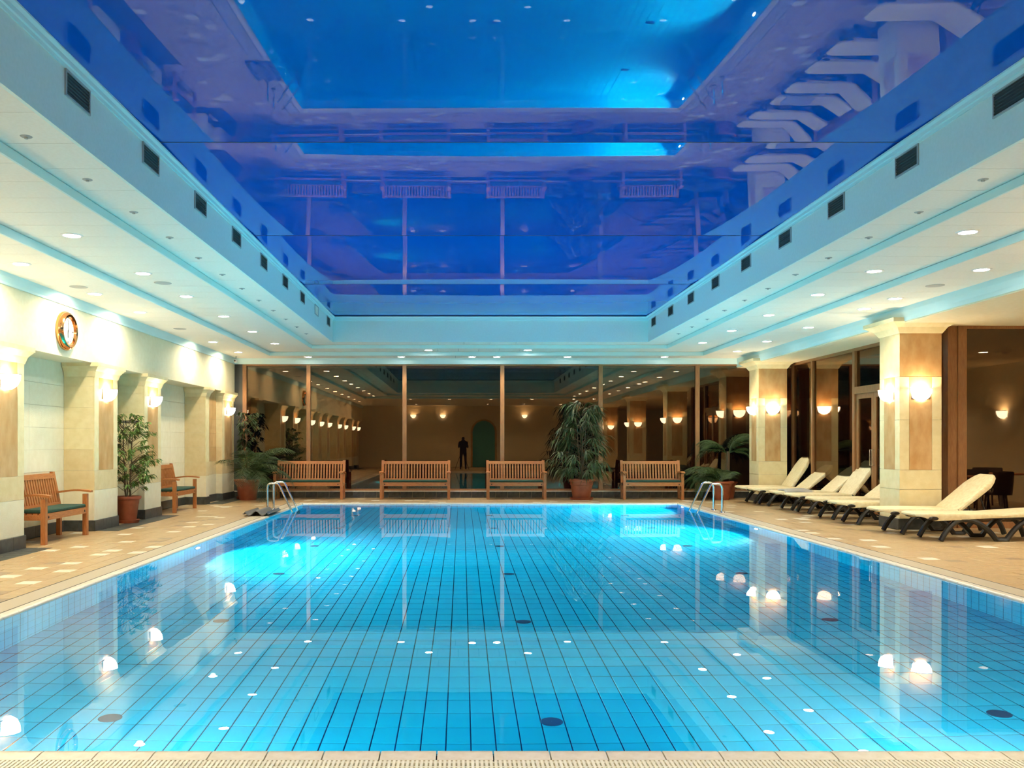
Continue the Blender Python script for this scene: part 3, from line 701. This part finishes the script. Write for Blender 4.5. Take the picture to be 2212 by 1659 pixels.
# ------------------------------------------------------------------ sun loungers
def lounger(x, y, ang, label, rz=0):
    t = thing('sun_lounger', label, 'sun lounger', (x, y, 0), rz, 'cream sun loungers along the columns'); hw = .33
    def ring_at(cx, cz, nx, nz, half, th):
        # cross section: rounded slab with lips hanging at the sides; (nx,nz) = surface normal
        pr = [(-half, -th), (-half-.004, -.03), (-half+.012, -.006), (-half+.05, .0), (-.1, -.004), (.1, -.004), (half-.05, .0), (half-.012, -.006), (half+.004, -.03), (half, -th), (half-.03, -th+.01), (half-.05, -.025), (-half+.05, -.025), (-half+.03, -th+.01)]
        return [(cx+nx*q, p, cz+nz*q) for p, q in pr]
    rr = []
    for cx, cz, hf, th in ((0, .375, .20, .03), (.02, .385, .26, .04), (.08, .392, .31, .06), (.20, .392, hw, .105), (.6, .392, hw, .085), (1.0, .390, hw, .06), (1.13, .388, hw, .055)):
        rr.append(ring_at(cx, cz, 0, 1, hf, th))
    obj('seat_shell', MB().loft(rr), 'lounge', t, smooth=True)
    a = math.radians(ang); rr = []; L = .80
    for s_, hf, th in ((0, hw, .055), (.35, hw, .07), (.58, hw, .075), (.68, .30, .06), (.76, .25, .045), (L, .19, .03)):
        rise = .03*max(0, (s_-.55)/.25)
        rr.append(ring_at(1.13+s_*math.cos(a)+rise*math.sin(a)*.0, .388+s_*math.sin(a), -math.sin(a), math.cos(a), hf, th))
    bk = obj('backrest', MB().loft(rr), 'lounge', t, smooth=True)
    ex, ez = 1.13+(L-.03)*math.cos(a)+.045*math.sin(a), .388+(L-.03)*math.sin(a)-.045*math.cos(a)
    obj('head_trim', MB().tube([(ex, -.21, ez), (ex+.01, 0, ez), (ex, .21, ez)], .022, 6), 'black', bk, smooth=True)
    if ang > 12:
        sx, sz = 1.13+.45*math.cos(a)+.06*math.sin(a), .388+.45*math.sin(a)-.06*math.cos(a)
        obj('prop', MB().tube([(sx, -.2, sz), (1.62, -.2, .30), (1.62, .2, .30), (sx, .2, sz)], .012, 6), 'black', t, smooth=True)
    for s in (-1, 1):
        yy = s*(hw-.035)
        def arc(p0, pt_, p1, n=10):
            out = []
            for k in range(n+1):
                u = k/n; out.append((p0[0]*(1-u)**2+2*u*(1-u)*pt_[0]+u*u*p1[0], yy, p0[1]*(1-u)**2+2*u*(1-u)*pt_[1]+u*u*p1[1]))
            return out
        front = arc((.30, .012), (.43, .27), (.58, .305), 6) + arc((.58, .305), (.86, .33), (1.08, .02), 8)[1:]
        foot = [(1.10, yy, .018), (1.20, yy, .018)]
        rear = arc((1.22, .02), (1.40, .31), (1.62, .305), 8) + arc((1.62, .305), (1.76, .26), (1.84, .012), 6)[1:]
        obj('leg_frame', MB().tube(front+foot+rear, .038, 8), 'black', t, smooth=True)
        obj('grip', MB().loft([[(.18+.065*math.cos(2*PI*q/12)*k, s*(hw+z), .325+.027*math.sin(2*PI*q/12)*k) for q in range(12)] for k, z in ((1, -.03), (1, .014), (.7, .024))]), 'black', t, smooth=True)
        obj('side_rail', MB().tube([(.35, yy, .325), (.7, yy, .34), (1.13, yy, .335), (1.7, yy, .315)], .022, 6), 'black', t, smooth=True)
    for q in (.58, 1.15, 1.62): obj('cross_bar', MB().tube([(q, -hw+.04, .31 if q != 1.15 else .33), (q, hw-.04, .31 if q != 1.15 else .33)], .018, 6), 'black', t, smooth=True)
    return t
LX = 6.36
LO = [(LX, 20.33, 57, 'cream sun lounger with steep back, farthest, in front of the far column'), (LX+.02, 19.5, 40, 'cream sun lounger second from the far column, back half raised'),
      (LX+.07, 18.25, 41, 'cream sun lounger with a grey towel on its foot end'), (LX+.06, 17.35, 54, 'cream sun lounger with steep back next to the towel lounger'),
      (LX, 16.1, 38, 'cream sun lounger two places beyond the middle column'), (LX, 15.10, 2, 'flat cream sun lounger just beyond the middle column'),
      (LX-.03, 13.55, 40, 'cream sun lounger with raised back just before the middle column'), (LX+.05, 12.62, 4, 'flat cream sun lounger nearest the viewer')]
for x, y, a, l in LO: lounger(x, y, a, l)
tw = MB(); rows = []
for j in range(9):
    v = j/8; row = []
    for i in range(11):
        u = i/10; xx = 6.58+.62*u; yy = 17.86+.60*v
        zz = .402+.035*math.sin(PI*u)**.5+.012*math.sin(5*u+3*v)
        if v < .25: zz -= .05*(1-v/.25)
        row.append((xx+.04*v, yy, zz))
    rows.append(row)
n0 = 0
for r_ in rows: tw.v += r_
for j in range(8):
    for i in range(10): a = j*11+i; tw.f.append((a, a+1, a+12, a+11)); tw.m.append(0)
o = obj('towel', tw, 'towel', smooth=True); tag(o, 'grey folded towel lying on the third lounger', 'towel')
md = o.modifiers.new('thick', 'SOLIDIFY'); md.thickness = .03; md.offset = -1

# ------------------------------------------------------------------ ladders and the foam mat
def ladder(x, y, s, gap, label):
    t = thing('pool_ladder', label, 'pool ladder', (x, y, 0), 0 if s > 0 else PI, 'steel pool ladders')
    for yy in (-gap/2, gap/2):
        pts = [(0, yy, .0), (0, yy, .48), (.012, yy, .53), (.05, yy, .56), (.10, yy, .565), (.19, yy, .565), (.225, yy, .55), (.25, yy, .51), (.50, yy, -.02), (.53, yy, -.12), (.53, yy, -.95)]
        obj('handrail', MB().tube(pts, .021, 10), 'steel', t, smooth=True)
        obj('flange', MB().lathe([(.021, .018), (.05, .014), (.055, .0)], 16, (0, yy, .001)), 'steel', t, smooth=True)
    for k in range(3): obj('tread', MB().box(.50, .57, -gap/2, gap/2, -.30-.25*k, -.275-.25*k), 'steel', t)
ladder(-3.93, 18.05, 1, .58, 'steel pool ladder by the dark wavy mat')
ladder(5.18, 17.8, -1, .60, 'steel pool ladder in front of the sun loungers')
mt = MB(); N = 24; top = []
for i in range(N+1):
    u = i/N; x = -4.13+.50*u; z = .012+.055*(.5-.5*math.cos(4*PI*u))*(1 if u < .75 else 1)
    z = .018+.085*math.cos(2*PI*u)**2*(.35 if u < .06 or u > .94 else 1)
    top.append((x, z+.006))
prof = top+[(p[0], max(.0, p[1]-.018)) for p in reversed(top)]
m_ = MB().extrude([(p[0], p[1]) for p in prof], 'y', 16.55, 17.62)
tag(obj('foam_mat', m_, 'rubber', smooth=True), 'dark grey wavy foam mat at the foot of the ladder', 'mat')

# ------------------------------------------------------------------ clock, sign, camera
ck = thing('wall_clock', 'round copper framed wall clock above the niche bench', 'clock', (WL, 12.72, 3.0), 0)
def facex(m): m.v = [(q[2], q[0], q[1]) for q in m.v]; return m
obj('case', facex(MB().lathe([(.28, .0), (.285, .03), (.265, .075), (.235, .095), (.205, .085), (.195, .05)], 40)), 'copper', ck, smooth=True)
obj('dial', facex(MB().lathe([(.0005, .05), (.2, .05)], 40)), 'face', ck)
mk = MB()
for k in range(12):
    a = k*PI/6; r0, r1, hwid = .145, .178, .006 if k % 3 else .011; ca, sa = math.cos(a), math.sin(a)
    mk.quad(*[(.0525, r*ca-s*sa, r*sa+s*ca) for r, s in ((r0, -hwid), (r1, -hwid), (r1, hwid), (r0, hwid))])
obj('hour_marks', mk, 'ink', ck)
obj('hour_hand', MB().box(.053, .056, -.007, .007, -.10, .015), 'ink', ck); obj('minute_hand', MB().box(.057, .060, -.004, .004, -.02, .15), 'ink', ck)
sg = thing('wall_sign', 'small black lettered sign on the pilaster above the ficus', 'sign', (-6.03, 15.93, 1.765), 0)
obj('sign_plate', MB().box(-.175, .175, -.012, -.001, -.021, .021), 'ink', sg)
lt = MB(); x = -.15
for wlen in (7, 5, 8):
    for k in range(wlen):
        hgt = random.choice((.010, .008, .013)); lt.box(x, x+.005, -.0135, -.012, -.009, -.009+hgt+.006); x += .0125
    x += .018
obj('lettering', lt, 'print', sg)
cc = thing('security_camera', 'small security camera in the far ceiling corner', 'camera', (-5.55, 21.6, Z1), 0)
obj('bracket', MB().tube([(0, 0, 0), (0, 0, -.09)], .012), 'metalgrey', cc); obj('body', MB().box(-.03, .03, -.10, .06, -.15, -.085), 'white2', cc); obj('lens_hood', MB().tube([(0, -.10, -.118), (0, -.13, -.122)], .022), 'black', cc)

# ------------------------------------------------------------------ plants
def pot(t, r, h, saucer=True):
    pr = [(.001, 0), (r*.66, 0), (r*.68, .02), (r*.86, h*.70), (r*.90, h*.72), (r*.92, h*.86), (r*1.06, h*.90), (r*1.10, h*.96), (r*1.08, h), (r*.94, h), (r*.88, h*.90)]
    obj('pot', MB().lathe(pr, 28), 'terracotta', t, smooth=True)
    obj('soil', MB().lathe([(.0005, h*.91), (r*.88, h*.90)], 20), 'soil', t)
    if saucer: obj('saucer', MB().lathe([(r*.70, 0), (r*.86, .0), (r*.95, .055), (r*.90, .057), (r*.80, .02)], 24), 'terracotta', t, smooth=True)
def leafquad(m, p, d, L, wd, droop=.3):
    d = Vector(d).normalized(); s = d.cross(Vector((0, 0, 1))); s = s.normalized() if s.length > 1e-3 else Vector((1, 0, 0))
    s = (s + Vector((random.uniform(-.5, .5), random.uniform(-.5, .5), random.uniform(-.6, .6)))).normalized()
    p = Vector(p); a = p+d*L*.45+Vector((0, 0, -droop*L*.12)); b = p+d*L+Vector((0, 0, -droop*L*.5))
    n = len(m.v); m.v += [tuple(p), tuple(a+s*wd), tuple(b), tuple(a-s*wd)]; m.f.append((n, n+1, n+2, n+3)); m.m.append(0)
def ficus(loc, label, hgt, pr, ph, spread, nl, leafL, leafW, leafmat, z0, seed, shape, lab_group=None, stems=3, droop=1.0, saucer=True, zup=0, bounds=(-9, 99, -99, 99)):
    random.seed(seed)
    t = thing('potted_plant', label, 'plant', loc, 0, lab_group); pot(t, pr, ph, saucer)
    tips = []
    for k in range(stems):
        a = 2*PI*k/stems+random.random(); r0 = .03 if stems > 1 else 0
        path = []; x, y = r0*math.cos(a), r0*math.sin(a); top = hgt*random.uniform(.8, 1.0)
        for q in range(7):
            u = q/6; path.append((x+math.cos(a)*.12*spread*u+random.uniform(-.015, .015), y+math.sin(a)*.12*spread*u+random.uniform(-.015, .015), ph*.85+(top-ph*.85)*u*.92))
        obj('trunk', MB().tube(path, [.018-.012*q/6 for q in range(7)], 6), 'bark', t, smooth=True)
        tips += path[2:]
    f = MB(); tw_ = MB(); nb = nl//14
    for q in range(nb):
        u = random.random(); z = z0+(hgt-z0)*u; rad = spread*shape(u)*math.sqrt(random.uniform(.15, 1)); a = random.uniform(0, 2*PI)
        bx, by_, bz = .1*math.cos(a), .1*math.sin(a), max(ph, z-.18-zup)
        ex, ey, ez = rad*math.cos(a), rad*math.sin(a), z
        m_ = leafL*.9
        ex = min(max(ex, bounds[0]+m_-loc[0]), bounds[1]-m_-loc[0]); ey = min(max(ey, bounds[2]+m_-loc[1]), bounds[3]-m_-loc[1])
        tw_.tube([(bx*.3, by_*.3, bz), ((bx+ex)/2, (by_+ey)/2, (bz+ez)/2+.06), (ex, ey, ez)], [.005, .004, .002], 4)
        for k in range(14):
            s_ = random.uniform(.45, 1.05); px, py, pz = bx+(ex-bx)*s_, by_+(ey-by_)*s_, bz+(ez-bz)*s_+.04*math.sin(PI*min(1, s_))
            aa = a+random.uniform(-1.3, 1.3)
            leafquad(f, (px, py, pz), (math.cos(aa), math.sin(aa), random.uniform(-.9, .45)), leafL*random.uniform(.7, 1.2), leafW*random.uniform(.7, 1.2), droop)
    obj('foliage', f, leafmat, t, kind='stuff'); obj('twigs', tw_, 'bark', t, kind='stuff')
    return t
def palm(loc, label, pr, ph, nf, L, seed, group=None, rise=1.0, haspot=True, stemh=0, tilt=None, bounds=(-9, 99, -99, 99)):
    random.seed(seed)
    t = thing('potted_palm', label, 'plant', loc, 0, group)
    if haspot: pot(t, pr, ph, False)
    if stemh: obj('trunk', MB().tube([(0, 0, ph*.8), (.02, .01, ph+stemh)], [.05, .04], 8), 'bark', t, smooth=True)
    z0 = ph*.9+stemh
    for k in range(nf):
        a = 2*PI*k/nf*1.618+random.uniform(-.25, .25); el = random.uniform(.35, 1.35)*rise; LL = L*random.uniform(.7, 1.1)
        reach = .95*LL*math.cos(min(1.2, el*.6))
        for _ in range(40):
            tx, ty = loc[0]+reach*math.cos(a), loc[1]+reach*math.sin(a)
            if bounds[0] < tx < bounds[1] and bounds[2] < ty < bounds[3]: break
            a = random.uniform(0, 2*PI); LL *= .985; reach *= .985
        pts = []; x, z = .03, z0
        N = 9
        for q in range(N+1):
            pts.append((x*math.cos(a), x*math.sin(a), z)); e_ = el-2.0*(q/N)**1.4*(1.25-.3*el); x += math.cos(e_)*LL/N; z += math.sin(e_)*LL/N
        m = MB().tube(pts, [.009-.007*q/N for q in range(N+1)], 5)
        for q in range(3, N*3+1):
            u = q/(N*3); i = min(N-1, int(u*N)); fr = u*N-i
            p = Vector(pts[i]).lerp(Vector(pts[i+1]), fr); d = (Vector(pts[i+1])-Vector(pts[i])).normalized()
            side = Vector((-math.sin(a), math.cos(a), 0)); ll = .34*L*(math.sin(PI*min(1, .12+u*.86))**.7)
            for s in (-1, 1):
                dd = (d*.75+side*s*.8+Vector((0, 0, -.15))).normalized(); b_ = p+dd*ll+Vector((0, 0, -.22*ll)); mid = p+dd*ll*.5
                n = len(m.v); wv = d*.008
                m.v += [tuple(p-wv*.6), tuple(mid-wv), tuple(b_), tuple(mid+wv), tuple(p+wv*.6)]; m.f.append((n, n+1, n+2, n+3, n+4)); m.m.append(0)
        obj('frond', m, 'palm', t)
    return t
random.seed(3)
BF = (WL+.02, GX-.1, 0, YF-.12)
ficus((-5.80, 15.26, 0), 'small ficus tree in a terracotta pot between two pilasters', 1.90, .21, .46, .50, 1750, .085, .016, 'leaf', .62, 11, lambda u: .55+.5*math.sin(PI*min(1, .15+u*.8)), stems=2, bounds=(NB+.02, 9, 14.72, 15.9))
palm((-5.20, 21.35, 0), 'feathery palm in a terracotta pot in the far corner by the clock wall', .30, .50, 22, 1.45, 5, rise=1.12, bounds=BF)
ficus((-5.42, 21.80, 0), 'tall dark weeping plant behind the palm in the far corner', 2.25, .18, .40, .46, 650, .13, .02, 'leaf2', 1.1, 12, lambda u: .4+.5*u, stems=2, bounds=(WL+.2, 9, 0, YF-.15))
ficus((2.92, 21.50, 0), 'tall bamboo-like plant in a terracotta pot before the far glass', 2.42, .31, .50, .86, 1500, .25, .018, 'leaf2', .62, 13, lambda u: 1.0-.75*max(0, u-.35) if u > .2 else .6+2*u, stems=4, droop=1.4, saucer=True, bounds=(-9, 9, 0, YF-.12))
palm((6.30, 21.40, 0), 'low feathery palm in a pot between bench and far column', .28,   .45, 34, 1.05, 6, rise=.85, bounds=(5.3, 6.75, 20.9, YF-.1))
palm((6.62, 21.92, 0), 'tall dark palm in a pot behind the far column', .22, .42, 20, 1.0, 8, stemh=.75, bounds=(5.6, 7.5, 21.65, YF-.1))

# ------------------------------------------------------------------ tables and wicker chairs of the side bay
def table(loc, label):
    t = thing('round_table', label, 'table', loc, 0, 'side bay tables')
    obj('table_top', MB().lathe([(.001, .745), (.44, .745), (.45, .735), (.45, .715), (.001, .715)], 28), 'teakrail', t, smooth=True)
    obj('pedestal', MB().tube([(0, 0, .03), (0, 0, .715)], .035, 10), 'metalgrey', t, smooth=True); obj('foot', MB().lathe([(.25, 0), (.25, .015), (.04, .035), (.001, .035)], 20), 'metalgrey', t, smooth=True)
def wchair(loc, rz, label):
    t = thing('wicker_chair', label, 'chair', loc, rz, 'wicker chairs of the side bay')
    obj('seat', MB().lathe([(.001, .45), (.25, .45), (.26, .43), (.25, .40), (.001, .40)], 20), 'wicker', t, smooth=True)
    rr = MB().lathe([(.27, .40), (.29, .60), (.30, .82), (.285, .84), (.27, .80), (.255, .42)], 16, a0=0, a1=PI)
    obj('backrest', rr, 'wicker', t, smooth=True)
    for a in (.8, 2.3, 3.9, 5.5): obj('leg', MB().tube([(.2*math.cos(a), .2*math.sin(a), .41), (.25*math.cos(a), .25*math.sin(a), .0)], .018, 8), 'wicker', t, smooth=True)
TB = [(9.6, 11.4), (11.4, 10.0), (9.4, 8.2)]
for i, (x, y) in enumerate(TB):
    table((x, y, 0), 'round side bay table, %s from the bay glass' % ORD[i])
    for k in range(3):
        a = .7+k*2.1; wchair((x+.72*math.cos(a), y+.72*math.sin(a), 0), a-PI/2, 'dark wicker tub chair at the %s side bay table, %s seat' % (ORD[i], ORD[k]))

# ------------------------------------------------------------------ photographer and tripod behind the camera (reflected in the far glass)
def skin_body(name, joints, edges, m, parent=None):
    me = bpy.data.meshes.new(name); me.from_pydata([j[0] for j in joints], edges, []); me.materials.append(M[m])
    o = bpy.data.objects.new(name, me); C.objects.link(o)
    o.modifiers.new('skin', 'SKIN'); me.skin_vertices.new() if not me.skin_vertices else None
    for i, j in enumerate(joints):
        me.skin_vertices[0].data[i].radius = (j[1], j[1]); me.skin_vertices[0].data[i].use_root = i == 0
    o.modifiers.new('sub', 'SUBSURF').render_levels = 2
    return o
J = [((0, 0, .98), .15), ((0, 0, 1.2), .14), ((0, 0, 1.42), .15), ((0, .01, 1.52), .06), ((0, .03, 1.60), .085), ((0, .03, 1.70), .09),
     ((-.19, 0, 1.42), .06), ((-.24, .06, 1.15), .045), ((-.12, .30, 1.25), .035), ((.19, 0, 1.42), .06), ((.24, .06, 1.15), .045), ((.12, .30, 1.25), .035),
     ((-.10, 0, .88), .095), ((-.12, .01, .50), .065), ((-.13, -.01, .09), .045), ((-.14, .12, .05), .04), ((.10, 0, .88), .095), ((.12, .01, .50), .065), ((.13, -.01, .09), .045), ((.14, .12, .05), .04)]
E = [(0, 1), (1, 2), (2, 3), (3, 4), (4, 5), (2, 6), (6, 7), (7, 8), (2, 9), (9, 10), (10, 11), (0, 12), (12, 13), (13, 14), (14, 15), (0, 16), (16, 17), (17, 18), (18, 19)]
per = skin_body('person', J, E, 'cloth'); per.location = (.06, -.62, 0); tag(per, 'person in dark clothes standing behind a tripod', 'person')
tp = thing('tripod', 'dark camera tripod standing in front of the person', 'tripod', (0, -.16, 0))
obj('column', MB().tube([(0, 0, .75), (0, 0, 1.24)], .014), 'black', tp)
for k in range(3):
    a = PI/6+k*2*PI/3+PI; obj('leg', MB().tube([(.02*math.cos(a), .02*math.sin(a), .98), (.42*math.cos(a), .42*math.sin(a), 0)], .013), 'black', tp)
